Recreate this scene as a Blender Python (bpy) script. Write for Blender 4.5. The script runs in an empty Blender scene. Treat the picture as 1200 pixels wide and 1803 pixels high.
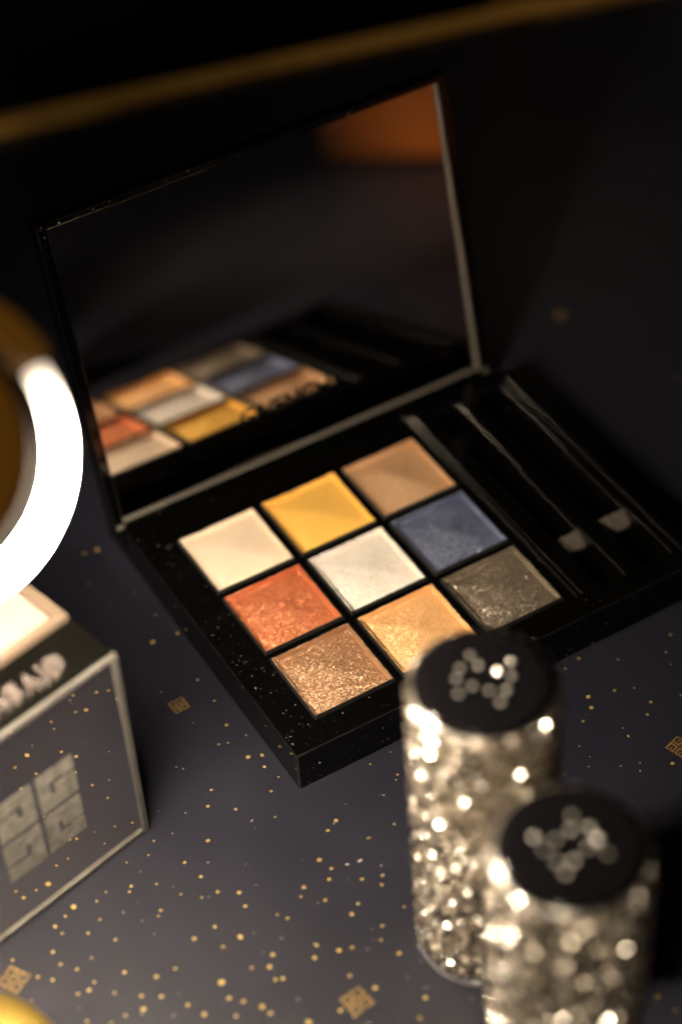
import bpy, bmesh, math, random
from mathutils import Vector, Matrix

# ------------------------------------------------------------------ scene scale
S = 0.02                      # one drawing unit = the pitch of the eyeshadow pans = 20 mm
sc = bpy.context.scene
col = sc.collection
random.seed(7)

# ------------------------------------------------------------------ camera
cam_d = bpy.data.cameras.new('camera'); cam = bpy.data.objects.new('camera', cam_d); col.objects.link(cam)
RIGHT = Vector((0.86053, -0.50665, -0.05284)); DOWN = Vector((-0.38562, -0.58015, -0.71744)); FWD = Vector((0.33283, 0.63775, -0.69462))
CAM = Vector((-5.98501, -15.20699, 15.92902))
m = Matrix((RIGHT, -DOWN, -FWD)).transposed().to_4x4(); m.translation = CAM * S
cam.matrix_world = m
cam_d.sensor_fit = 'VERTICAL'; cam_d.sensor_height = 36.0; cam_d.sensor_width = 24.0
cam_d.lens = 3800.0 / 1803.0 * 36.0
cam_d.clip_start = 0.005; cam_d.clip_end = 20.0
cam_d.dof.use_dof = True; cam_d.dof.focus_distance = 21.05 * S; cam_d.dof.aperture_fstop = 5.9
cam_d.dof.aperture_blades = 0
sc.camera = cam

# ------------------------------------------------------------------ world, lamps, exposure
w = bpy.data.worlds.new('World'); sc.world = w; w.use_nodes = True
w.node_tree.nodes['Background'].inputs[0].default_value = (1.0, 0.85, 0.7, 1)
w.node_tree.nodes['Background'].inputs[1].default_value = 0.0016
sc.view_settings.view_transform = 'Standard'; sc.view_settings.look = 'None'
sc.view_settings.exposure = 0.0; sc.view_settings.gamma = 1.0; sc.view_settings.use_curve_mapping = False
sc.render.engine = 'CYCLES'
sc.cycles.use_denoising = True
sc.cycles.max_bounces = 10; sc.cycles.glossy_bounces = 6; sc.cycles.transmission_bounces = 8
sc.cycles.sample_clamp_direct = 500.0; sc.cycles.sample_clamp_indirect = 25.0
sc.cycles.caustics_reflective = False; sc.cycles.caustics_refractive = False
LED_STRENGTH = 880.0
LED_COLOUR = (1.0, 0.82, 0.62)
def sparkle_light(loc, power, radius, colour):
    l = bpy.data.lights.new('sparkle_light', 'POINT'); l.energy = power; l.shadow_soft_size = radius * S; l.color = colour
    o = bpy.data.objects.new('sparkle_light', l); o.location = Vector(loc) * S; col.objects.link(o)
# unseen small warm point lights, added to make the crystals sparkle
for az, el, dist, pw in ((200, 35, 55, .5), (225, 22, 50, .4), (250, 40, 60, .5), (180, 50, 60, .5), (160, 38, 55, .4), (215, 58, 60, .4), (275, 30, 55, .3), (300, 45, 60, .25), (235, 12, 48, .3), (190, 16, 50, .3), (330, 35, 60, .12)):
    a, e = math.radians(az), math.radians(el)
    sparkle_light((dist * math.cos(e) * math.cos(a), -4 + dist * math.cos(e) * math.sin(a), dist * math.sin(e)), pw * .28, .6, (1, .80, .56))
sparkle_light((-20, -26, 18), 1.2, .8, (1, .82, .60))  # unseen light added at the front left for soft fill and sparkle
ss = bpy.data.lights.new('tube_fill_spot', 'SPOT'); ss.energy = 10.0; ss.spot_size = math.radians(8.5); ss.spot_blend = .9; ss.shadow_soft_size = .9 * S; ss.color = (1, .84, .64)
sso = bpy.data.objects.new('tube_fill_spot', ss); col.objects.link(sso); sso.location = Vector((-21, -25, 18)) * S    # unseen spot added to fill the crystal tubes and make them sparkle
sso.rotation_euler = (Vector((.3, -6.9, 1.6)) - Vector((-21, -25, 18))).to_track_quat('-Z', 'Y').to_euler()
sp = bpy.data.lights.new('trim_fill_spot', 'SPOT'); sp.energy = .16; sp.spot_size = math.radians(75); sp.spot_blend = .8; sp.shadow_soft_size = .01; sp.color = (1, .8, .55)
spo = bpy.data.objects.new('trim_fill_spot', sp); col.objects.link(spo); spo.location = Vector((11, 6.6, 11)) * S      # unseen spot added to brighten the brass edging
spo.rotation_euler = (Vector((9.0, 7.0, -.4)) - Vector((11, 6.6, 11))).to_track_quat('-Z', 'Y').to_euler()
sq = bpy.data.lights.new('mirror_fill_spot', 'SPOT'); sq.energy = 1.0; sq.spot_size = math.radians(50); sq.spot_blend = 1.0; sq.shadow_soft_size = .01; sq.color = (1, .78, .55)
sqo = bpy.data.objects.new('mirror_fill_spot', sq); col.objects.link(sqo); sqo.location = Vector((6.8, -9.0, 9.5)) * S     # unseen spot added to brighten what the lid mirror reflects

# ------------------------------------------------------------------ materials
def mat(name, base, rough=0.5, metal=0.0, spec=0.5, coat=0.0, noise=None, emit=None, trans=0.0, bump=None, rvar=None):
    m = bpy.data.materials.new(name); m.use_nodes = True; nt = m.node_tree; b = nt.nodes['Principled BSDF']
    b.inputs['Base Color'].default_value = (*base, 1); b.inputs['Roughness'].default_value = rough
    b.inputs['Metallic'].default_value = metal; b.inputs['Specular IOR Level'].default_value = spec
    b.inputs['Coat Weight'].default_value = coat; b.inputs['Coat Roughness'].default_value = 0.05
    b.inputs['Transmission Weight'].default_value = trans
    tc = nt.nodes.new('ShaderNodeTexCoord')
    if emit:
        b.inputs['Emission Color'].default_value = (*emit[0], 1); b.inputs['Emission Strength'].default_value = emit[1]
    if noise:                                     # (scale per unit, amount) : gentle colour variation
        n = nt.nodes.new('ShaderNodeTexNoise'); n.inputs['Scale'].default_value = noise[0] / S; n.inputs['Detail'].default_value = 5
        nt.links.new(tc.outputs['Object'], n.inputs['Vector'])
        r = nt.nodes.new('ShaderNodeMapRange'); r.inputs[3].default_value = 1 - noise[1]; r.inputs[4].default_value = 1 + noise[1]
        r.inputs[1].default_value = .3; r.inputs[2].default_value = .7
        nt.links.new(n.outputs[0], r.inputs[0])
        mx = nt.nodes.new('ShaderNodeVectorMath'); mx.operation = 'SCALE'; mx.inputs[0].default_value = base
        nt.links.new(r.outputs[0], mx.inputs['Scale']); nt.links.new(mx.outputs[0], b.inputs['Base Color'])
    if rvar:                                      # (scale, lo, hi) smears of uneven gloss
        n = nt.nodes.new('ShaderNodeTexNoise'); n.inputs['Scale'].default_value = rvar[0] / S; n.inputs['Detail'].default_value = 6
        nt.links.new(tc.outputs['Object'], n.inputs['Vector'])
        r = nt.nodes.new('ShaderNodeMapRange'); r.inputs[1].default_value = .35; r.inputs[2].default_value = .7
        r.inputs[3].default_value = rvar[1]; r.inputs[4].default_value = rvar[2]
        nt.links.new(n.outputs[0], r.inputs[0]); nt.links.new(r.outputs[0], b.inputs['Roughness'])
    if bump:                                      # (scale, strength, distance in units)
        n = nt.nodes.new('ShaderNodeTexNoise'); n.inputs['Scale'].default_value = bump[0] / S; n.inputs['Detail'].default_value = 4
        nt.links.new(tc.outputs['Object'], n.inputs['Vector'])
        bp = nt.nodes.new('ShaderNodeBump'); bp.inputs['Strength'].default_value = bump[1]; bp.inputs['Distance'].default_value = bump[2] * S
        nt.links.new(n.outputs[0], bp.inputs['Height']); nt.links.new(bp.outputs[0], b.inputs['Normal'])
    return m

def powder(name, base, glint, amount, tilt=0.35, scale=95, rough=0.43, grain=0.10):
    """pressed powder: matt pigment with a share of tiny tilted mica flakes"""
    m = bpy.data.materials.new(name); m.use_nodes = True; nt = m.node_tree; N = nt.nodes; L = nt.links
    b = N['Principled BSDF']; out = N['Material Output']
    b.inputs['Roughness'].default_value = 0.75; b.inputs['Specular IOR Level'].default_value = 0.25
    tc = N.new('ShaderNodeTexCoord')
    n = N.new('ShaderNodeTexNoise'); n.inputs['Scale'].default_value = 9 / S; n.inputs['Detail'].default_value = 8; n.inputs['Roughness'].default_value = .7
    L.new(tc.outputs['Object'], n.inputs['Vector'])
    r = N.new('ShaderNodeMapRange'); r.inputs[1].default_value = .3; r.inputs[2].default_value = .7; r.inputs[3].default_value = 1 - grain; r.inputs[4].default_value = 1 + grain
    L.new(n.outputs[0], r.inputs[0])
    mx = N.new('ShaderNodeVectorMath'); mx.operation = 'SCALE'; mx.inputs[0].default_value = base
    L.new(r.outputs[0], mx.inputs['Scale']); L.new(mx.outputs[0], b.inputs['Base Color'])
    bp = N.new('ShaderNodeBump'); bp.inputs['Strength'].default_value = .35; bp.inputs['Distance'].default_value = .012 * S
    n2 = N.new('ShaderNodeTexNoise'); n2.inputs['Scale'].default_value = 26 / S; n2.inputs['Detail'].default_value = 3
    L.new(tc.outputs['Object'], n2.inputs['Vector']); L.new(n2.outputs[0], bp.inputs['Height']); L.new(bp.outputs[0], b.inputs['Normal'])
    if amount > 0:
        v = N.new('ShaderNodeTexVoronoi'); v.inputs['Scale'].default_value = scale / S
        L.new(tc.outputs['Object'], v.inputs['Vector'])
        sub = N.new('ShaderNodeVectorMath'); sub.operation = 'SUBTRACT'; sub.inputs[1].default_value = (.5, .5, .5)
        L.new(v.outputs['Color'], sub.inputs[0])
        scl = N.new('ShaderNodeVectorMath'); scl.operation = 'SCALE'; scl.inputs['Scale'].default_value = tilt * 2
        L.new(sub.outputs[0], scl.inputs[0])
        add = N.new('ShaderNodeVectorMath'); add.operation = 'ADD'
        L.new(scl.outputs[0], add.inputs[0]); L.new(bp.outputs[0], add.inputs[1])
        nm = N.new('ShaderNodeVectorMath'); nm.operation = 'NORMALIZE'; L.new(add.outputs[0], nm.inputs[0])
        g = N.new('ShaderNodeBsdfAnisotropic') if False else N.new('ShaderNodeBsdfGlossy')
        g.inputs['Color'].default_value = (*glint, 1); g.inputs['Roughness'].default_value = rough
        L.new(nm.outputs[0], g.inputs['Normal'])
        # how much mica varies in soft patches, as brushed and touched powder does
        n3 = N.new('ShaderNodeTexNoise'); n3.inputs['Scale'].default_value = 3.2 / S; n3.inputs['Detail'].default_value = 5
        L.new(tc.outputs['Object'], n3.inputs['Vector'])
        r3 = N.new('ShaderNodeMapRange'); r3.inputs[1].default_value = .35; r3.inputs[2].default_value = .65
        r3.inputs[3].default_value = amount * .75; r3.inputs[4].default_value = min(1, amount * 1.2)
        L.new(n3.outputs[0], r3.inputs[0])
        mix = N.new('ShaderNodeMixShader'); L.new(r3.outputs[0], mix.inputs[0]); L.new(b.outputs[0], mix.inputs[1]); L.new(g.outputs[0], mix.inputs[2])
        L.new(mix.outputs[0], out.inputs['Surface'])
    return m

M = dict(
    print=mat('navy_printed_card', (.0112, .0116, .0192), .46, spec=.3, noise=(.9, .10), rvar=(1.2, .42, .52), bump=(30, .12, .01)),
    foil=mat('gold_foil', (.40, .275, .085), .42, .4, noise=(6, .45)),
    foilshade=mat('gold_foil_shaded', (.17, .11, .033), .5, .3, noise=(6, .45)),  # darker foil: the shade on the emblems is put into the colour
    dust=mat('pale_dust', (.26, .225, .19), .6),
    black=mat('black_gloss_plastic', (.0015, .0014, .0013), .06, spec=.5, rvar=(2.2, .03, .10)),
    blackedge=mat('highlight_black_edge', (.004, .004, .0035), .27, spec=.9),  # edge faces made rougher and more specular to draw highlight lines
    stone=mat('emblem_stone', (.72, .69, .62), .38, .8),
    blacksatin=mat('satin_ramp_plastic', (.085, .078, .064), .3, spec=.5, rvar=(3, .22, .4)),  # pale tone paints the bright trough reflections; the hinges share it
    mirror=mat('mirror_glass', (.84, .80, .76), .012, 1.0, rvar=(.8, .006, .035)),
    ink=mat('black_ink', (.004, .004, .004), .7, spec=.1),
    tin=mat('pan_metal', (.05, .05, .05), .4, .6),
    silver=mat('polished_silver', (.80, .76, .70), .3, 1.0),
    letter=mat('raised_silver_letter', (.55, .47, .42), .25, .85),
    crystal=mat('champagne_crystal', (.92, .87, .77), .17, 1.0),
    crystal_soft=mat('champagne_crystal_soft', (.62, .55, .45), .34, .95),
    setting=mat('champagne_setting', (.07, .058, .042), .45, .5),
    cap=mat('charcoal_gloss_cap', (.0045, .0042, .005), .16, spec=.5),
    foot=mat('clear_acrylic_foot', (.20, .20, .22), .2, 0, trans=.5),
    acrylic=mat('grey_acrylic_edge', (.14, .135, .12), .3, .4, noise=(3, .25)),
    frost=mat('frosted_mark', (.20, .19, .165), .75, noise=(9, .4)),
    boxblack=mat('box_black', (.003, .0028, .0022), .2, spec=.5, rvar=(2, .14, .3)),
    boxframe=mat('beige_frame', (.13, .098, .07), .4),
    pink=mat('pale_pink_powder', (.34, .22, .175), .8, noise=(3, .06), bump=(20, .3, .02)),
    gold=mat('brushed_gold', (.36, .25, .05), .38, .8, noise=(4, .12)),
    brass=mat('brass_trim', (.80, .46, .11), .5, .15, noise=(1, .2)),
    led=mat('led_tube', (.9, .9, .9), .5, emit=(LED_COLOUR, LED_STRENGTH)),
    lampbody=mat('amber_lamp_body', (.02, .008, .001), .6, 0, emit=((1, .36, .03), .06)),  # faint emission stands in for light falling on the amber body
    shield=mat('black_light_shield', (.0006, .0005, .0004), .9, spec=.02),
    ringcover=mat('amber_ring_cover', (.004, .002, .0005), .8, 0, spec=.1, emit=((1, .38, .04), .065)),  # faint emission stands in for light on the unlit part of the ring
    bezel=mat('mirror_bevel_glass', (.20, .185, .16), .35, .3),
    lampmetal=mat('lamp_stem', (.03, .025, .02), .35, .8),
    amber=mat('amber_glow_skin', (.03, .012, .002), .5, emit=((1.0, .21, .02), .07)),
    darksheet=mat('black_dark_sheet', (.004, .004, .004), .9, spec=.1),
)
nt = M['led'].node_tree; b_ = nt.nodes['Principled BSDF']
a_ = nt.nodes.new('ShaderNodeAttribute'); a_.attribute_name = 'glow'
m_ = nt.nodes.new('ShaderNodeMath'); m_.operation = 'MULTIPLY'; m_.inputs[1].default_value = LED_STRENGTH
nt.links.new(a_.outputs['Fac'], m_.inputs[0]); nt.links.new(m_.outputs[0], b_.inputs['Emission Strength'])
# amber box: emission painted brightest near its foot to shape the mirrored patch
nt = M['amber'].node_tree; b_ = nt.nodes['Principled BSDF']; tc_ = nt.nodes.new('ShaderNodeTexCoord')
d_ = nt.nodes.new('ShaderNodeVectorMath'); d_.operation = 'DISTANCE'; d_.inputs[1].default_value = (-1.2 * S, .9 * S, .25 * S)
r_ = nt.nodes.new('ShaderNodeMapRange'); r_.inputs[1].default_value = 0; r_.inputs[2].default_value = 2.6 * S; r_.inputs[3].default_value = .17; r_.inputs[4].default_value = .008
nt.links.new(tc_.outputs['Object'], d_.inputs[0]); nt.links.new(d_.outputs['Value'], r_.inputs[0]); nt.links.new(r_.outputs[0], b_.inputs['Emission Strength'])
P = dict(
    cream=powder('powder_cream', (.74, .60, .45), (1, .9, .72), .10, .3, rough=.4, grain=.04),
    yellow=powder('powder_yellow', (.78, .455, .095), (1, .8, .4), 0, grain=.03),
    tan=powder('powder_tan', (.50, .29, .15), (.95, .66, .42), .36, .60),
    orange=powder('powder_orange', (.39, .10, .038), (.92, .44, .24), .40, .66),
    white=powder('powder_white', (.82, .77, .69), (1, .94, .84), .40, .58),
    blue=powder('powder_blue', (.052, .065, .115), (.44, .50, .70), .40, .66),
    brown=powder('powder_brown', (.22, .11, .05), (.80, .55, .38), .40, .58, scale=95),
    peach=powder('powder_peach', (.68, .37, .15), (1, .74, .44), .36, .60),
    grey=powder('powder_grey', (.068, .053, .037), (.58, .50, .40), .40, .66),
)

# ------------------------------------------------------------------ builders
def link(name, me, material, parent=None, smooth=False):
    o = bpy.data.objects.new(name, me); col.objects.link(o)
    if material and not me.materials: me.materials.append(material)
    if parent is not None: o.parent = parent
    if smooth:
        for p in me.polygons: p.use_smooth = True
    return o
def mesh_bm(name, bm):
    bmesh.ops.scale(bm, vec=(S, S, S), verts=bm.verts)
    bmesh.ops.recalc_face_normals(bm, faces=bm.faces)
    me = bpy.data.meshes.new(name); bm.to_mesh(me); bm.free(); return me
def mesh_py(name, v, f):
    me = bpy.data.meshes.new(name); me.from_pydata([tuple(c * S for c in p) for p in v], [], f); me.update(); return me
def tag(o, label, cat=None, group=None, kind=None):
    if label: o['label'] = label
    if cat: o['category'] = cat
    if group: o['group'] = group
    if kind: o['kind'] = kind
    return o
def thing(name, label, cat, loc=(0, 0, 0), rotz=0.0, group=None):
    o = bpy.data.objects.new(name, None); col.objects.link(o); o.empty_display_size = .01
    o.location = Vector(loc) * S; o.rotation_euler = (0, 0, rotz)
    return tag(o, label, cat, group)
def box_bm(x0, x1, y0, y1, z0, z1, bev=0.0, seg=2, bm=None):
    b = bmesh.new()
    bmesh.ops.create_cube(b, size=1)
    for v in b.verts:
        v.co = Vector(((x0 + x1) / 2 + v.co.x * (x1 - x0), (y0 + y1) / 2 + v.co.y * (y1 - y0), (z0 + z1) / 2 + v.co.z * (z1 - z0)))
    if bev: bmesh.ops.bevel(b, geom=list(b.edges), offset=bev, segments=seg, profile=.6, affect='EDGES')
    return b
def box(name, dims, material, parent, bev=0.0, seg=2, xf=None):
    b = box_bm(*dims, bev, seg)
    if xf: bmesh.ops.transform(b, matrix=xf, verts=b.verts)
    return link(name, mesh_bm(name, b), material, parent)
def height_blocks(xs, ys, hfun, zbot, bev=.012, seg=2, xf=None):
    """one solid whose top is a field of rectangular cells, each at its own height (wells, troughs, steps)"""
    b = bmesh.new(); nx, ny = len(xs) - 1, len(ys) - 1
    cache = {}
    def V(i, j, z):
        k = (i, j, round(z, 5))
        if k not in cache: cache[k] = b.verts.new((xs[i], ys[j], z))
        return cache[k]
    H = [[hfun((xs[i] + xs[i + 1]) / 2, (ys[j] + ys[j + 1]) / 2) for j in range(ny)] for i in range(nx)]
    def colz(i, j):               # all heights that meet at a grid corner, to split walls cleanly
        z = {zbot}
        for a in (i - 1, i):
            for c in (j - 1, j):
                if 0 <= a < nx and 0 <= c < ny: z.add(H[a][c])
        return sorted(z)
    def wall(p, q, z0, z1):
        zp = [z for z in colz(*p) if z0 - 1e-6 <= z <= z1 + 1e-6]; zq = [z for z in colz(*q) if z0 - 1e-6 <= z <= z1 + 1e-6]
        vs = [V(*p, z) for z in zp] + [V(*q, z) for z in reversed(zq)]
        try: b.faces.new(vs)
        except ValueError: pass
    for i in range(nx):
        for j in range(ny):
            h = H[i][j]
            b.faces.new((V(i, j, h), V(i + 1, j, h), V(i + 1, j + 1, h), V(i, j + 1, h)))
            b.faces.new((V(i, j, zbot), V(i, j + 1, zbot), V(i + 1, j + 1, zbot), V(i + 1, j, zbot)))
            for (di, dj, p, q) in ((-1, 0, (i, j), (i, j + 1)), (1, 0, (i + 1, j), (i + 1, j + 1)), (0, -1, (i, j), (i + 1, j)), (0, 1, (i, j + 1), (i + 1, j + 1))):
                a, c = i + di, j + dj
                o = H[a][c] if 0 <= a < nx and 0 <= c < ny else zbot
                if h > o + 1e-6: wall(p, q, o, h)
    bmesh.ops.recalc_face_normals(b, faces=b.faces)
    bmesh.ops.dissolve_limit(b, angle_limit=.02, verts=b.verts, edges=b.edges)
    if bev:
        es = [e for e in b.edges if len(e.link_faces) == 2 and e.calc_face_angle(0) > .5 and e.is_convex]
        bmesh.ops.bevel(b, geom=es, offset=bev, segments=seg, profile=.6, affect='EDGES', clamp_overlap=True, material=1)
    if xf: bmesh.ops.transform(b, matrix=xf, verts=b.verts)
    return b
def lathe(profile, n=64):
    v, f = [], []
    for r, z in profile:
        for k in range(n):
            a = 2 * math.pi * k / n; v.append((r * math.cos(a), r * math.sin(a), z))
    for i in range(len(profile) - 1):
        for k in range(n):
            k2 = (k + 1) % n; f.append((i * n + k, i * n + k2, (i + 1) * n + k2, (i + 1) * n + k))
    f.append(tuple(range(n))[::-1]); f.append(tuple(range((len(profile) - 1) * n, len(profile) * n)))
    return v, f
def text_mesh(s, height, depth, bold=0.0):
    c = bpy.data.curves.new('t', 'FONT'); c.body = s; c.size = 1.0; c.extrude = depth / 2 / height * .72; c.offset = bold; c.resolution_u = 3
    o = bpy.data.objects.new('t', c); col.objects.link(o)
    me = bpy.data.meshes.new_from_object(o.evaluated_get(bpy.context.evaluated_depsgraph_get()))
    bpy.data.objects.remove(o); bpy.data.curves.remove(c)
    k = height / .72                        # cap height of the built-in face is about .72
    for v in me.vertices: v.co *= k * S
    return me
def emblem_rects(gap=.07, t=.19):
    """four meander letters in a square: rectangles (x0,x1,y0,y1) in the -1..1 square"""
    g, q = gap, []
    base = [(g, g + t, g, 1), (g + t, 1, 1 - t, 1), (1 - t, 1, .66, 1 - t), (g + t, 1, g, g + t), (1 - t, 1, g + t, .58), (.48, 1 - t, .58 - t * .8, .58)]
    for sx in (1, -1):
        for sy in (1, -1):
            for x0, x1, y0, y1 in base:
                a, c = sorted((sx * x0, sx * x1)); d, e = sorted((sy * y0, sy * y1)); q.append((a, c, d, e))
    return q
def bars_mesh(name, rects, sx, sy, z0, z1, xf=None):
    b = bmesh.new()
    for x0, x1, y0, y1 in rects:
        vs = [b.verts.new((x * sx, y * sy, z)) for z in (z0, z1) for x, y in ((x0, y0), (x1, y0), (x1, y1), (x0, y1))]
        for f in ((4, 5, 6, 7), (0, 1, 5, 4), (1, 2, 6, 5), (2, 3, 7, 6), (3, 0, 4, 7)): b.faces.new([vs[k] for k in f])
    if xf: bmesh.ops.transform(b, matrix=xf, verts=b.verts)
    return mesh_bm(name, b)
ZT = -0.52                                    # the counter top
# ------------------------------------------------------------------ the counter
def quad_slab(name, pts, z0, z1, material, parent=None):
    v = [(x, y, z) for z in (z0, z1) for x, y in pts]; n = len(pts)
    f = [tuple(range(n))[::-1], tuple(range(n, 2 * n))] + [(k, (k + 1) % n, n + (k + 1) % n, n + k) for k in range(n)]
    return link(name, mesh_py(name, v, f), material, parent)
TR0, TR1 = Vector((-16.0, 12.75)), Vector((22.0, 4.12))    # back edge of the counter, along the brass trim
td = (TR1 - TR0).normalized(); tn = Vector((-td.y, td.x))
table = quad_slab('table_top', [(-16, -20), (22, -20), (TR1.x, TR1.y), (TR0.x, TR0.y)], ZT - .8, ZT, M['print'])
tag(table, 'dark navy printed counter top with gold dots', kind='structure')
DOTS = [(-0.794,-2.288,0.018), (-0.708,-2.321,0.016), (-0.627,-2.588,0.033), (-0.499,-2.644,0.026), (-0.552,-2.784,0.021), (-0.363,-2.643,0.023),
    (-0.498,-2.971,0.015), (-0.644,-3.085,0.023), (-1.126,-2.755,0.02), (-1.248,-2.914,0.025), (-1.04,-3.093,0.023), (-1.469,-2.869,0.015),
    (-0.765,-3.381,0.018), (-1.283,-2.315,0.013), (-1.236,-2.369,0.013), (-1.442,-3.28,0.027), (-1.749,-3.387,0.022), (-1.562,-3.507,0.012),
    (-1.88,-3.002,0.015), (-1.998,-3.124,0.015), (-2.212,-3.089,0.012), (-2.148,-3.253,0.01), (-1.695,-3.615,0.022), (-2.298,-3.358,0.02),
    (-2.34,-3.406,0.017), (-2.086,-3.465,0.015), (-2.528,-3.29,0.017), (-2.647,-3.338,0.017), (-1.646,-3.855,0.022), (-1.48,-3.97,0.027),
    (-1.947,-3.692,0.015), (-1.799,-3.831,0.015), (-1.504,-4.135,0.022), (-2.188,-3.754,0.022), (-2.236,-3.797,0.017), (-2.713,-3.54,0.017),
    (-2.857,-3.277,0.036), (-2.968,-3.332,0.017), (-3.096,-3.384,0.024), (-3.074,-3.491,0.019), (-2.87,-3.617,0.017), (-2.688,-3.818,0.019),
    (-1.851,-4.185,0.022), (-2.073,-4.199,0.029), (-1.706,-4.41,0.033), (-1.89,-4.419,0.026), (-3.233,-3.629,0.022), (-3.23,-3.789,0.019),
    (-2.961,-3.878,0.014), (-3.126,-3.917,0.019), (-3.583,-3.509,0.017), (-3.463,-3.8,0.019), (-3.363,-3.902,0.019), (-2.775,-4.18,0.021),
    (-2.55,-4.378,0.028), (-2.367,-4.393,0.021), (-3.053,-4.127,0.019), (-3.13,-4.178,0.024), (-3.232,-4.159,0.019), (-2.948,-4.328,0.019),
    (-2.758,-4.487,0.021), (-2.609,-4.59,0.023), (-2.804,-4.621,0.028), (-2.97,-4.591,0.016), (-2.45,-4.793,0.021), (-2.371,-4.961,0.028),
    (-2.083,-4.749,0.042), (-2.103,-4.931,0.026), (-2.012,-5.03,0.026), (-1.897,-5.168,0.033), (-1.869,-5.264,0.028), (-2.139,-5.126,0.023),
    (-1.778,-4.758,0.024), (-1.637,-4.836,0.031), (-1.55,-4.739,0.028), (-1.659,-4.984,0.021), (-1.597,-5.009,0.023), (-1.246,-4.972,0.028),
    (-1.164,-4.864,0.024), (-1.02,-5.022,0.028), (-0.902,-5.059,0.024), (-1.075,-5.307,0.026), (-1.329,-5.574,0.025), (-1.254,-5.689,0.021),
    (-1.629,-5.533,0.042), (-1.301,-4.38,0.019), (-1.24,-4.463,0.022), (-0.719,-4.744,0.029), (-0.611,-4.675,0.022), (-0.849,-4.478,0.022),
    (-1.016,-4.321,0.019), (-0.942,-4.245,0.029), (-0.698,-4.293,0.024), (-0.619,-4.198,0.02), (-0.664,-4.05,0.032), (-0.438,-4.457,0.024),
    (-0.421,-3.795,0.025), (-0.297,-3.735,0.028), (-0.147,-4.08,0.02), (-3.289,-4.463,0.019), (-3.113,-4.597,0.016), (-3.618,-3.998,0.014),
    (-0.724,-0.696,0.036), (-0.449,-0.729,0.023), (-0.519,-0.364,0.017), (-0.574,-1.419,0.018), (-0.562,-1.761,0.016), (-0.61,-2.108,0.026),
    (-0.512,-2.333,0.014), (-0.798,-2.289,0.018), (-0.711,-2.32,0.014), (-0.959,-1.358,0.012), (-0.879,-1.901,0.01), (-0.612,0.852,0.033),
    (-0.755,0.882,0.026), (-0.917,0.438,0.017), (-0.561,0.043,0.013), (-0.859,0.049,0.011), (-0.355,-2.333,0.012), (2.826,-3.294,0.027),
    (2.634,-3.334,0.02), (3.15,-3.523,0.016), (3.611,-3.706,0.018), (3.796,-3.536,0.025), (2.449,-3.55,0.024), (2.609,-3.766,0.029), (2.552,-3.9,0.029),
    (2.876,-3.841,0.022), (3.061,-3.921,0.013), (3.088,-4.16,0.024), (2.963,-4.273,0.022), (2.382,-3.999,0.02), (2.661,-4.285,0.013), (2.643,-4.396,0.02),
    (2.057,-3.987,0.022), (2.169,-4.241,0.015), (1.881,-4.207,0.017), (2.18,-4.405,0.011), (2.098,-4.499,0.013), (2.361,-4.662,0.015),
    (2.54,-4.731,0.015), (2.481,-4.812,0.015), (1.849,-4.453,0.017), (2.797,-4.906,0.026), (3.55,-3.866,0.011), (3.391,-4.251,0.018),
    (0.582,-3.297,0.013), (0.335,-3.321,0.017), (0.491,-3.577,0.017), (0.445,-3.624,0.013), (0.247,-3.72,0.015), (0.149,-4.072,0.023),
    (-0.128,-4.084,0.013), (-0.257,-4.525,0.025), (-0.317,-4.61,0.025), (-0.272,-4.934,0.018), (-0.549,-5.006,0.024), (-0.64,-5.129,0.022),
    (-0.577,-5.343,0.028), (-0.95,-5.54,0.03), (-0.625,-5.866,0.029), (-0.777,-6.019,0.033), (1.285,-6.496,0.02), (1.521,-6.607,0.016),
    (1.402,-6.65,0.02), (1.105,-6.954,0.027), (0.939,-6.788,0.01), (1.151,-7.147,0.019)]
rng = random.Random(3)
def in_rect(x, y, r): return r[0] < x < r[1] and r[2] < y < r[3]
extra = []
for k in range(420):                          # the print goes on beyond the measured dots
    x, y = rng.uniform(-14, 16), rng.uniform(-18, 9)
    if in_rect(x, y, (-3.9, 3.6, -7.6, -.6)) or in_rect(x, y, (-1.4, 4.6, -3.4, 1.2)): continue
    if min((x - a) ** 2 + (y - b) ** 2 for a, b, _ in DOTS) < .02: continue
    extra.append((x, y, .012 + .03 * rng.random() ** 2.2))
v, f = [], []
for x, y, r in list(DOTS) + extra:
    r *= .74
    n = 10; b0 = len(v); ph = rng.random() * 6; e = rng.uniform(.88, 1.12)
    for k in range(n):
        a = ph + 2 * math.pi * k / n; rr = r * (1 + rng.uniform(-.06, .06)); v.append((x + rr * e * math.cos(a), y + rr / e * math.sin(a), ZT + .003))
    f.append(tuple(range(b0, b0 + n)))
o = link('gold_dots', mesh_py('gold_dots', v, f), M['foil'], table); o['kind'] = 'stuff'
for ex, ey, sz, a in ((-.892, -1.616, .085, .05), (-3.66, -3.708, .115, .55), (-1.157, -5.57, .115, .12), (2.979, -4.775, .10, .3), (5.814, 1.366, .09, .2), (7.2, -3.5, .1, .9), (-7.4, -6.2, .1, .4)):
    xf = Matrix.Translation((ex, ey, ZT + .002)) @ Matrix.Rotation(a, 4, 'Z')
    link('gold_emblem', bars_mesh('gold_emblem', emblem_rects(), sz, sz, 0, .002, xf), M['foilshade'], table)
v, f = [], []
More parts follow.
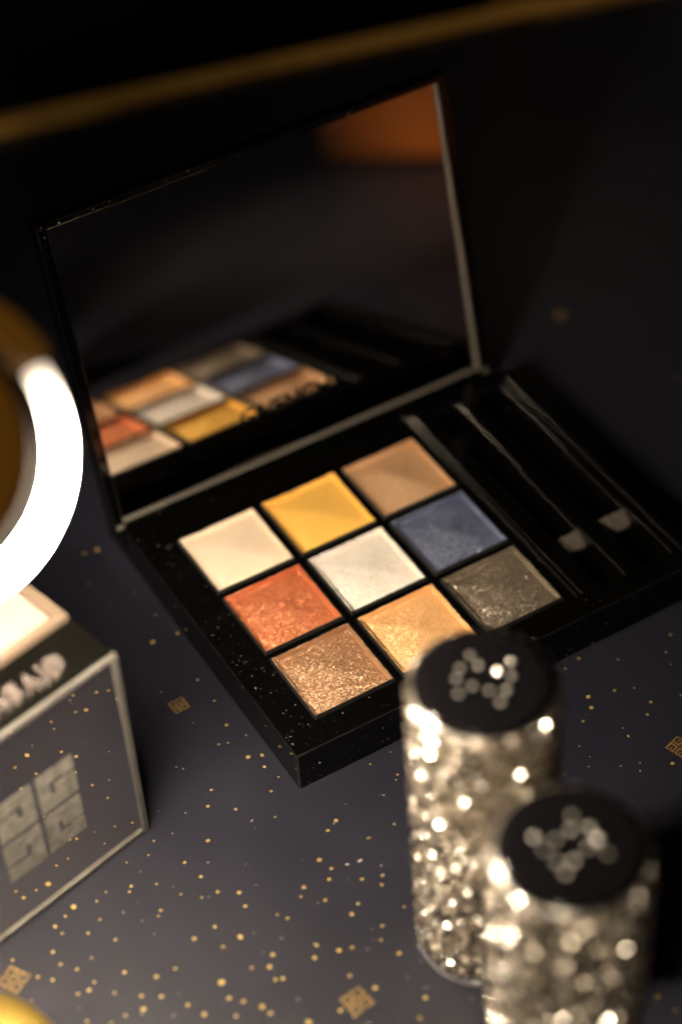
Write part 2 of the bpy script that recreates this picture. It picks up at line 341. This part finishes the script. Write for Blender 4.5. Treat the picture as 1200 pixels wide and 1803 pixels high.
for k in range(170):
    if k < 90: x, y = rng.uniform(-3.5, 2.5), rng.uniform(-7, -3.3)
    else: x, y = rng.uniform(-2.5, 6), rng.uniform(-7, 1)
    if in_rect(x, y, (-.45, 4.5, -3.3, 1.1)): continue
    a = rng.uniform(0, 6.28); l = rng.uniform(.004, .011) * (2.2 if rng.random() < .12 else 1); t = l * rng.uniform(.2, .6); b0 = len(v)
    for s1, s2 in ((-1, -1), (1, -1), (1, 1), (-1, 1)):
        v.append((x + s1 * l * math.cos(a) - s2 * t * math.sin(a), y + s1 * l * math.sin(a) + s2 * t * math.cos(a), ZT + .005 + .003 * s2))
    f.append((b0, b0 + 1, b0 + 2, b0 + 3))
o = link('dust_specks', mesh_py('dust_specks', v, f), M['dust'], table); o['kind'] = 'stuff'

# brass trim along the back edge, with an upright strip rising from it; added black sheet for the darkness beyond
def along(s, n): p = TR0 + td * s + tn * n; return (p.x, p.y)
trim = quad_slab('brass_trim', [along(0, .01), along(39, .01), along(39, .38), along(0, .38)], ZT - .8, ZT + .12, M['brass'])
tag(trim, 'long brass edging strip along the back of the dark counter', 'trim')
post = quad_slab('brass_strip', [along(25.55, .55), along(26.0, .55), along(26.0, .72), along(25.55, .72)], ZT - .8, 5.0, M['brass'])
tag(post, 'short upright brass strip rising behind the counter edging', 'strip')
back = quad_slab('dark_back_sheet', [along(-6, .75), along(45, .75), along(45, .95), along(-6, .95)], ZT - .8, 16.0, M['darksheet'])
tag(back, 'added black sheet standing for the darkness behind the counter', kind='structure')

# ------------------------------------------------------------------ eyeshadow palette
pal = thing('eyeshadow_palette', 'open black mirrored compact holding nine square eyeshadow pans', 'eyeshadow palette', (2.0, -1.2, ZT))
inv = Matrix.Translation((-2.0, 1.2, -ZT))
W, PI2 = .893, math.pi / 2
xs = {-.40, 4.42, 3.015, 3.055, 3.08, 3.12, 3.32, 3.62, 3.585, 3.84, 4.20, 4.165, 4.29, 4.315}
ys = {-3.22, .45, 1.0, .30, -2.95, .22, -1.05, -2.12, -2.30}
for k in range(3):
    xs |= {k - .012, k + W + .012}; ys |= {-k + .012, -k - W - .012}
def hbase(x, y):
    if y > .45: return -.34
    for i in range(3):
        for j in range(3):
            if i - .012 < x < i + W + .012 and -j - W - .012 < y < -j + .012: return -.16
    if y < .30 and y > -2.95:
        if 3.015 < x < 3.055 or 3.08 < x < 3.12: return -.005
        if 3.055 < x < 3.08: return -.07
        if y < .22:
            mid = -2.12 < y < -1.05
            if 3.32 < x < (3.585 if mid else 3.62): return -.20
            if 3.84 < x < (4.165 if mid else 4.20): return -.20
        if 4.29 < x < 4.315: return -.06
    return -.03
base = link('base', mesh_bm('base', height_blocks(sorted(xs), sorted(ys), hbase, ZT + .001, .016, 1, inv)), M['black'], pal); base.data.materials.append(M['blackedge'])
tag(base, 'glossy black palette base with two empty applicator troughs')
def ramp(x0, x1, y0, y1, za, zb):             # added sloping piece, pale to stand for the bright reflection in a trough
    v = [(x0, y0, za), (x1, y0, za), (x1, y1, zb), (x0, y1, zb), (x0, y0, -.21), (x1, y0, -.21), (x1, y1, -.21), (x0, y1, -.21)]
    f = [(0, 1, 2, 3), (0, 4, 5, 1), (1, 5, 6, 2), (2, 6, 7, 3), (3, 7, 4, 0)]
    me = mesh_py('trough_glint_ramp', v, f); me.transform(Matrix.Translation((-2.0 * S, 1.2 * S, -ZT * S)))
    link('trough_glint_ramp', me, M['blacksatin'], pal)
ramp(3.325, 3.615, -2.28, -2.125, -.17, -.07)
ramp(3.845, 4.195, -2.28, -2.125, -.17, -.07)

def pan_meshes():
    h = W / 2
    v, f = [], []
    for r, z in ((h, -.15), (h, -.004), (h - .012, -.004), (h - .012, -.05)):
        v += [(-r, -r, z), (r, -r, z), (r, r, z), (-r, r, z)]
    for i in range(3):
        for k in range(4): f.append((i * 4 + k, i * 4 + (k + 1) % 4, i * 4 + 4 + (k + 1) % 4, i * 4 + 4 + k))
    f.append((3, 2, 1, 0))
    tin = mesh_py('pan', v, f)
    return tin
def powder_mesh(seed):
    rg = random.Random(seed); n = 24; h = W / 2 - .004; v, f = [], []
    co = [-h, -h + .003, -h + .010, -h + .022] + [(-h + .022) + (2 * h - .044) * k / n for k in range(1, n)] + [h - .022, h - .010, h - .003, h]
    m_ = len(co); inner = h - .022
    ph = [rg.uniform(0, 6.28) for _ in range(6)]
    for y in co:
        for x in co:
            d = max(abs(x), abs(y))
            if d >= h - 1e-6: z = -.012
            elif d > h - .011: z = .002
            else:
                t = d / inner                          # a low four-sided point pressed into the powder
                z = -.066 + .064 * (1 - t)
                z += .0022 * (math.sin(9 * x + ph[0]) * math.sin(7 * y + ph[1]) + .6 * math.sin(17 * x + ph[2] + 5 * y) + .5 * math.sin(23 * y + ph[3] - 9 * x))
            if h - .011 < d < h - .001: z += rg.uniform(-.008, .003)
            v.append((x, y, z))
    for j in range(m_ - 1):
        for i in range(m_ - 1): f.append((j * m_ + i, j * m_ + i + 1, (j + 1) * m_ + i + 1, (j + 1) * m_ + i))
    return mesh_py('powder', v, f)
tinmesh = pan_meshes()
order = [('cream', 'smooth pale cream powder'), ('yellow', 'matt mustard yellow powder'), ('tan', 'shimmering tan powder'),
         ('orange', 'shimmering burnt orange powder'), ('white', 'pearly white powder'), ('blue', 'glittering slate blue powder'),
         ('brown', 'glittering copper brown powder'), ('peach', 'shimmering peach powder'), ('grey', 'glittering dark taupe grey powder')]
for k, (c, lab) in enumerate(order):
    i, j = k % 3, k // 3
    t = link('pan', tinmesh, M['tin'], pal); t.location = Vector((i + W / 2 - 2.0, -j - W / 2 + 1.2, -ZT)) * S
    p = link('powder', powder_mesh(40 + k), P[c], t, smooth=False); p['label'] = lab

# lid: local frame (x, L up the lid, n towards the user)
TH = math.radians(12.626); D0 = .892
LID = inv @ Matrix(((1, 0, 0, 0), (0, math.sin(TH), -math.cos(TH), D0), (0, math.cos(TH), math.sin(TH), 0), (0, 0, 0, 1)))
def hlid(x, y):
    if -.282 < x < 4.287 and -.252 < y < 3.277: return -.03
    return .062
lid = link('lid', mesh_bm('lid', height_blocks([-.40, -.282, 4.287, 4.42], [-.32, -.252, 3.277, 3.35], hlid, -.17, .014, 1, LID)), M['black'], pal); lid.data.materials.append(M['blackedge'])
def chamfer(name, a, b, c, d):
    me = mesh_py(name, [tuple(LID @ Vector(p)) for p in (a, b, c, d)], [(0, 1, 2, 3)]); return link(name, me, M['bezel'], lid)
x0, x1, l0, l1, e, n0, n1 = -.268, 4.273, -.238, 3.263, .012, .001, .048
chamfer('mirror_bevel', (x1, l0, n0), (x1, l1, n0), (x1 + e, l1 + e, n1), (x1 + e, l0 - e, n1))
chamfer('mirror_bevel', (x0, l0, n0), (x1, l0, n0), (x1 + e, l0 - e, n1), (x0 - e, l0 - e, n1))
chamfer('mirror_bevel', (x0, l1, n0), (x0, l0, n0), (x0 - e, l0 - e, n1), (x0 - e, l1 + e, n1))
chamfer('mirror_bevel', (x1, l1, n0), (x0, l1, n0), (x0 - e, l1 + e, n1), (x1 + e, l1 + e, n1))
mir = box('mirror', (-.268, 4.273, -.238, 3.263, -.028, 0.0), M['mirror'], lid, xf=LID)
me = text_mesh('GIVENCHY', .17, .004, .02)
wx = [vv.co.x for vv in me.vertices]; wid = (max(wx) - min(wx)) / S; k = 1.32 / wid
me.transform(LID.to_3x3().to_4x4() if False else Matrix.Identity(4))
for vv in me.vertices:
    p = LID @ Vector(((vv.co.x - min(wx)) / S * k + 1.30, vv.co.y / S + .265, vv.co.z / S + .004)); vv.co = p * S
link('lettering', me, M['ink'], lid)
for hx in (-.33, 4.36):                        # hinge knuckles at the foot of the lid
    hv, hf = lathe([(.0, -.05), (.035, -.05), (.045, -.04), (.045, .04), (.035, .05), (.0, .05)], 16)
    hm = mesh_py('hinge', hv, hf); hm.transform(Matrix.Translation(Vector((hx - 2.0, .80 + 1.2, -.27 - ZT)) * S) @ Matrix.Rotation(PI2, 4, 'Y'))
    link('hinge', hm, M['blacksatin'], pal, smooth=True)
v, f = [], []
rng = random.Random(11)
def speck(p, l, ax, ay, az):
    b0 = len(v); a = rng.uniform(0, 6.28); t = l * rng.uniform(.35, .9); up = rng.uniform(-.5, .5)
    for s1, s2 in ((-1, -1), (1, -1), (1, 1), (-1, 1)):
        q = Vector(p) + ax * (s1 * l * math.cos(a) - s2 * t * math.sin(a)) + ay * (s1 * l * math.sin(a) + s2 * t * math.cos(a)) + az * (l * .6 + up * s2 * t)
        v.append(tuple(inv @ q))
    f.append((b0, b0 + 1, b0 + 2, b0 + 3))
X, Y, Z = Vector((1, 0, 0)), Vector((0, 1, 0)), Vector((0, 0, 1))
for k in range(300):                           # fallen powder on the frame round the pans and on the tray
    u = rng.random()
    if u < .45: x, y = rng.uniform(-.38, -.03), rng.uniform(-3.18, .3)
    elif u < .65: x, y = rng.uniform(-.38, 3.2), rng.uniform(-3.18, -2.93)
    elif u < .9: x, y = rng.uniform(2.92, 4.4), rng.uniform(-3.18, .4)
    else: x, y = rng.uniform(-.38, 4.3), rng.uniform(.03, .42)
    speck((x, y, hbase(x, y) + .002), .002 + .006 * rng.random() ** 3, X, Y, Z)
for k in range(60):                            # and on the front wall and lid rim
    speck((rng.uniform(-.3, 4.3), -3.222, rng.uniform(-.5, -.08)), .0025 + .006 * rng.random() ** 3, X, Z, -Y)
LX, LY, LN = (inv.inverted() @ LID).to_3x3() @ X, (inv.inverted() @ LID).to_3x3() @ Y, (inv.inverted() @ LID).to_3x3() @ Z
L0 = Vector((0, D0, 0))
for k in range(40):
    x, l = rng.uniform(-.38, 4.4), rng.choice((rng.uniform(3.29, 3.34), rng.uniform(3.29, 3.34), rng.uniform(-.31, -.28)))
    if k > 28: x, l = rng.uniform(-.39, -.32), rng.uniform(2.9, 3.34)
    speck(L0 + LX * x + LY * l + LN * .064, .003 + .008 * rng.random() ** 2, LX, LY, LN)
o = link('powder_dust', mesh_py('powder_dust', v, f), M['dust'], pal); o['kind'] = 'stuff'

# ------------------------------------------------------------------ mirrored powder box at the left
A = math.radians(14)
bx = thing('mirrored_box', 'mirror fronted black box with frosted emblem and silver lettering on top', 'cosmetic box', (-1.85, -2.84, ZT), A)
BW, BD, BH = 2.9, 2.0, 2.5
sh = .05                                       # the front leans out a touch at its right edge
def boxp(name, d, mt, bev=.015): return box(name, d, M[mt], bx, bev)
boxp('body', (-BW, -.012, .03, BD, .004, BH - .03), 'boxblack', .02)
boxp('mirror_panel', (-BW + .06, -.055, .008, .028, .05, BH - .07), 'mirror', 0)
boxp('edge_rail', (-.062, .0, -.02, .045, .002, BH - .004), 'acrylic', .014)
boxp('edge_rail', (-BW, -.073, -.018, .043, .004, .062), 'acrylic', .014)
boxp('edge_rail', (-BW, -.073, -.010, .041, BH - .058, BH - .006), 'acrylic', .014)
boxp('edge_rail', (-BW - .06, -BW - .003, -.02, .045, .002, BH - .004), 'acrylic', .014)
boxp('top_strip', (-BW, -.005, .046, .60, BH - .028, BH + .012), 'boxblack', .02)
fr = height_blocks([-BW, -BW + .13, -.15, -.02], [.63, .72, BD - .13, BD], lambda x, y: BH + .01 if (-BW + .13 < x < -.15 and .72 < y < BD - .13) else BH + .06, BH - .028, .015)
pf = link('powder_frame', mesh_bm('powder_frame', fr), M['boxframe'], bx)
pp = box_bm(-BW + .135, -.155, .725, BD - .135, BH + .012, BH + .05, .02)
link('powder', mesh_bm('powder', pp), M['pink'], pf)
xcur = -.40
for ch in 'GIVENCHY':
    me = text_mesh(ch, .20, .05, .02)
    xv = [vv.co.x for vv in me.vertices]; x0, x1 = min(xv), max(xv); wl = (x1 - x0) / S * .85
    for vv in me.vertices:
        vv.co = Vector(((xcur - (vv.co.x - x0) / S * .85), .36 - vv.co.y / S, BH + .037 + vv.co.z / S)) * S
    link('letter', me, M['letter'], bx); xcur -= wl + .045
xf = Matrix.Translation((-1.10, .004, 1.17)) @ Matrix.Rotation(PI2, 4, 'X')
link('emblem', bars_mesh('emblem', emblem_rects(.06, .31), .44, .52, 0, .002, xf), M['frost'], bx)

# ------------------------------------------------------------------ crystal tubes
def crystal_mesh():
    n = 6; v, f = [], []
    for r, z in ((1.0, 0), (1.0, .08), (.62, .60)):
        for k in range(n): a = 2 * math.pi * k / n; v.append((r * math.cos(a), r * math.sin(a), z))
    for i in range(2):
        for k in range(n): f.append((i * n + k, i * n + (k + 1) % n, (i + 1) * n + (k + 1) % n, (i + 1) * n + k))
    f.append(tuple(range(2 * n, 3 * n)))
    return v, f
CV, CF = crystal_mesh()
CR = .037
crystal_me = mesh_py('crystal', [tuple(c * CR for c in p) for p in CV], CF); crystal_me.materials.append(M['crystal'])
crystal_me2 = mesh_py('crystal', [tuple(c * CR for c in p) for p in CV], CF); crystal_me2.materials.append(M['crystal_soft'])
stone_me = mesh_py('emblem_stone', [tuple(c * CR for c in p) for p in CV], CF); stone_me.materials.append(M['stone'])
def tube(x, y, rot, label, seed):
    rg = random.Random(seed)
    t = thing('crystal_tube', label, 'lipstick case', (x, y, ZT), rot, 'crystal covered tubes')
    link('foot', mesh_py('foot', *lathe([(.60, .001), (.635, .001), (.645, .01), (.645, .05), (.63, .062), (.60, .115)])), M['foot'], t, True)
    link('body', mesh_py('body', *lathe([(.59, .10), (.622, .118), (.622, 3.25), (.59, 3.28)])), M['setting'], t, True)
    link('collar', mesh_py('collar', *lathe([(.56, 3.17), (.615, 3.20), (.622, 3.215), (.622, 3.30), (.602, 3.352), (.597, 3.372), (.588, 3.386), (.574, 3.388), (.56, 3.37)])), M['silver'], t, True)
    cp = link('cap', mesh_py('cap', *lathe([(.30, 3.30), (.57, 3.30), (.57, 3.395), (.562, 3.412), (.545, 3.424), (.46, 3.435), (.30, 3.443), (.12, 3.446), (.01, 3.446)])), M['cap'], t, True)
    link('emblem', bars_mesh('emblem', emblem_rects(.08, .16), .24, .24, 3.435, 3.449, Matrix.Rotation(.5, 4, 'Z')), M['cap'], cp)
    for sx in (1, -1):                        # small stones set in the emblem
        for sy in (1, -1):
            for ax, ay in ((.28, .85), (.9, .75), (.5, .35)):
                o = link('emblem_stone', stone_me, None, cp)
                p = Matrix.Rotation(.5, 3, 'Z') @ Vector((sx * ax * .23 + rg.uniform(-.02, .02), sy * ay * .23 + rg.uniform(-.02, .02), 3.443))
                o.location = p * S; o.scale = (.85, .85, .8); o.rotation_euler = (rg.uniform(-.3, .3), rg.uniform(-.3, .3), rg.uniform(0, 6))
    rows = int((3.29 - .11) / (CR * 1.62)); per = int(2 * math.pi * .622 / (CR * 1.9))
    spots = []
    for r in range(rows):
        z = 3.265 - r * CR * 1.62
        for k in range(per):
            a = 2 * math.pi * (k + .5 * (r % 2)) / per + rg.uniform(-.012, .012)
            n = Vector((math.cos(a), math.sin(a), 0)); p = n * .618 + Vector((0, 0, z + rg.uniform(-.004, .004)))
            n2 = (n + Vector((rg.gauss(0, .30), rg.gauss(0, .30), rg.gauss(0, .30)))).normalized()
            q = n2.to_track_quat('Z', 'Y').to_matrix().to_4x4() @ Matrix.Rotation(rg.uniform(0, 6.28), 4, 'Z')
            q.translation = p
            world = Matrix.Translation((x, y, ZT)) @ Matrix.Rotation(rot, 4, 'Z')
            wn = world.to_3x3() @ n; wp = world @ p
            facing = wn.dot((CAM - wp).normalized())
            spots.append((facing > .12, (CAM - wp).length, q, rg.random()))
    for r_, z_, up, off in ((.612, 3.315, .7, 0), (.600, 3.352, 1.1, .5)):      # stones on the shoulder under the cap ring
        nn = int(2 * math.pi * r_ / (CR * 1.9))
        for k in range(nn):
            a = 2 * math.pi * (k + off) / nn
            n2 = (Vector((math.cos(a), math.sin(a), up)) + Vector((rg.gauss(0, .25), rg.gauss(0, .25), rg.gauss(0, .25)))).normalized()
            q = n2.to_track_quat('Z', 'Y').to_matrix().to_4x4() @ Matrix.Rotation(rg.uniform(0, 6.28), 4, 'Z')
            q.translation = Vector((math.cos(a) * r_, math.sin(a) * r_, z_))
            wp = Matrix.Translation((x, y, ZT)) @ Matrix.Rotation(rot, 4, 'Z') @ q.translation
            spots.append((True, (CAM - wp).length, q, rg.random()))
    vis = sorted([s for s in spots if s[0]], key=lambda s: s[1]); top = vis[:300]; ids = {id(s) for s in top}
    for s in top:
        o = link('crystal', crystal_me if s[3] < .62 else crystal_me2, None, t); mm = s[2].copy(); mm.translation = mm.translation * S; o.matrix_local = mm
    for which, mt in ((0, 'crystal'), (1, 'crystal_soft')):
        v, f = [], []
        for s in spots:
            if id(s) in ids or (s[3] >= .62) != bool(which): continue
            b0 = len(v)
            for c in CV: v.append(tuple(s[2] @ (Vector(c) * CR)))
            for g in CF: f.append(tuple(i + b0 for i in g))
        o = link('crystal_cover', mesh_py('crystal_cover', v, f), M[mt], t); o['kind'] = 'stuff'
    return t
tube(.224, -5.549, .3, 'crystal covered tube with black cap standing just in front of the palette corner', 5)
tube(-.127, -7.273, 1.1, 'crystal covered tube nearest the camera, cut by the bottom of the picture', 9)

# ------------------------------------------------------------------ gold jar, bottom left
jar = thing('gold_jar', 'round brushed gold jar lid at the bottom left corner', 'jar', (-4.86, -5.15, ZT))
link('lid', mesh_py('lid', *lathe([(.9, .42), (1.19, .42), (1.2, .45), (1.2, .86), (1.18, .93), (1.10, .985), (.9, 1.0), (.4, 1.01), (.02, 1.01)], 96)), M['gold'], jar, True)
link('jar_body', mesh_py('jar_body', *lathe([(.8, .001), (1.08, .001), (1.12, .04), (1.12, .415), (.9, .419)], 96)), M['boxblack'], jar, True)

# ------------------------------------------------------------------ ring lamp at the left
LC = Vector((-3.369, -3.49, 5.625))
lamp = thing('ring_lamp', 'glowing white ring lamp with amber round body at the left edge', 'lamp', (-6.4, -1.2, ZT))
li = Matrix.Translation((6.4, 1.2, -ZT))
ax, ay = RIGHT, -DOWN; an = -FWD
LM = li @ Matrix(((ax.x, ay.x, an.x, LC.x), (ax.y, ay.y, an.y, LC.y), (ax.z, ay.z, an.z, LC.z), (0, 0, 0, 1)))
def place(me, mtx):
    t = mtx.copy(); t.translation = t.translation * S; me.transform(t); return me
link('lamp_body', place(mesh_py('lamp_body', *lathe([(.02, -.14), (.80, -.13), (.885, -.12), (.885, -.08), (.5, -.05), (.02, -.04)], 96)), LM), M['lampbody'], lamp, True)
link('light_shield', place(mesh_py('light_shield', *lathe([(.02, -1.15), (.90, -1.15), (.93, -1.12), (.93, .09), (.90, .09), (.89, -.145), (.02, -.15)], 96)), LM), M['shield'], lamp, True)  # added can that blocks tube light from the amber disc and the back counter
def arc(name, a0, a1, mt, MJ=1.125, MN=.085):
    v, f = [], []; n1, n2 = 64, 18
    for i in range(n1 + 1):
        t = i / n1; a = a0 + (a1 - a0) * t; r = MN
        e = min(t, 1 - t) * abs(a1 - a0) * MJ
        if e < MN: r = MN * math.sqrt(max(0.0, 1 - (1 - e / MN) ** 2)) + .002
        for k in range(n2):
            b = 2 * math.pi * k / n2; rr = MJ + r * math.cos(b); v.append((rr * math.cos(a), rr * math.sin(a), r * math.sin(b)))
    for i in range(n1):
        for k in range(n2): f.append((i * n2 + k, i * n2 + (k + 1) % n2, (i + 1) * n2 + (k + 1) % n2, (i + 1) * n2 + k))
    return link(name, place(mesh_py(name, v, f), LM), M[mt], lamp, True)
led = arc('led_tube', math.radians(36), math.radians(-160), 'led')
at = led.data.attributes.new('glow', 'FLOAT', 'POINT')     # the opal tube fades out towards its closed end
for i, vv in enumerate(led.data.vertices):
    deg = 36 + (-196) * (i // 18) / 64
    k = min(1.0, max(0.0, (36 - deg) / 34.0)); at.data[i].value = .0006 * math.exp(k * math.log(1 / .0006))
arc('ring_cover', math.radians(31), math.radians(194), 'ringcover', 1.14, .15)
def rod(name, pts, r, mt, parent):
    v, f = [], []; n = 14
    for i, p in enumerate(pts):
        d = (pts[min(i + 1, len(pts) - 1)] - pts[max(i - 1, 0)]).normalized(); u = d.orthogonal().normalized(); w_ = d.cross(u)
        for k in range(n): a = 2 * math.pi * k / n; v.append(tuple(p + u * (r * math.cos(a)) + w_ * (r * math.sin(a))))
    for i in range(len(pts) - 1):
        for k in range(n): f.append((i * n + k, i * n + (k + 1) % n, (i + 1) * n + (k + 1) % n, (i + 1) * n + k))
    f.append(tuple(range(n))); f.append(tuple(range((len(pts) - 1) * n, len(pts) * n)))
    return link(name, mesh_py(name, v, f), M[mt], parent, True)
p0 = LM @ Vector((-.4, 0, -1.1)); 
rod('stem', [p0, p0 + Vector((-.7, .5, -.1)), Vector((-.5, .3, 4.6)), Vector((0, 0, 2.5)), Vector((0, 0, .15))], .11, 'lampmetal', lamp)
link('lamp_base', mesh_py('lamp_base', *lathe([(.02, .001), (1.1, .001), (1.15, .04), (1.12, .13), (.3, .2), (.02, .21)], 48)), M['lampmetal'], lamp, True)

# ------------------------------------------------------------------ amber glow box added outside the frame to put the orange patch in the lid mirror
lan = thing('amber_glow_box', 'added amber glow box making the orange patch in the top of the palette mirror', 'glow box', (10.6, -11.2, ZT), math.radians(-14))
box('glass', (-1.2, 1.2, -1.9, 1.9, .12, 3.2), M['amber'], lan, .1)
box('glow_box_base', (-1.3, 1.3, -2.0, 2.0, .001, .115), M['lampmetal'], lan, .03)
box('glow_box_top', (-1.3, 1.3, -2.0, 2.0, 3.21, 3.4), M['lampmetal'], lan, .03)
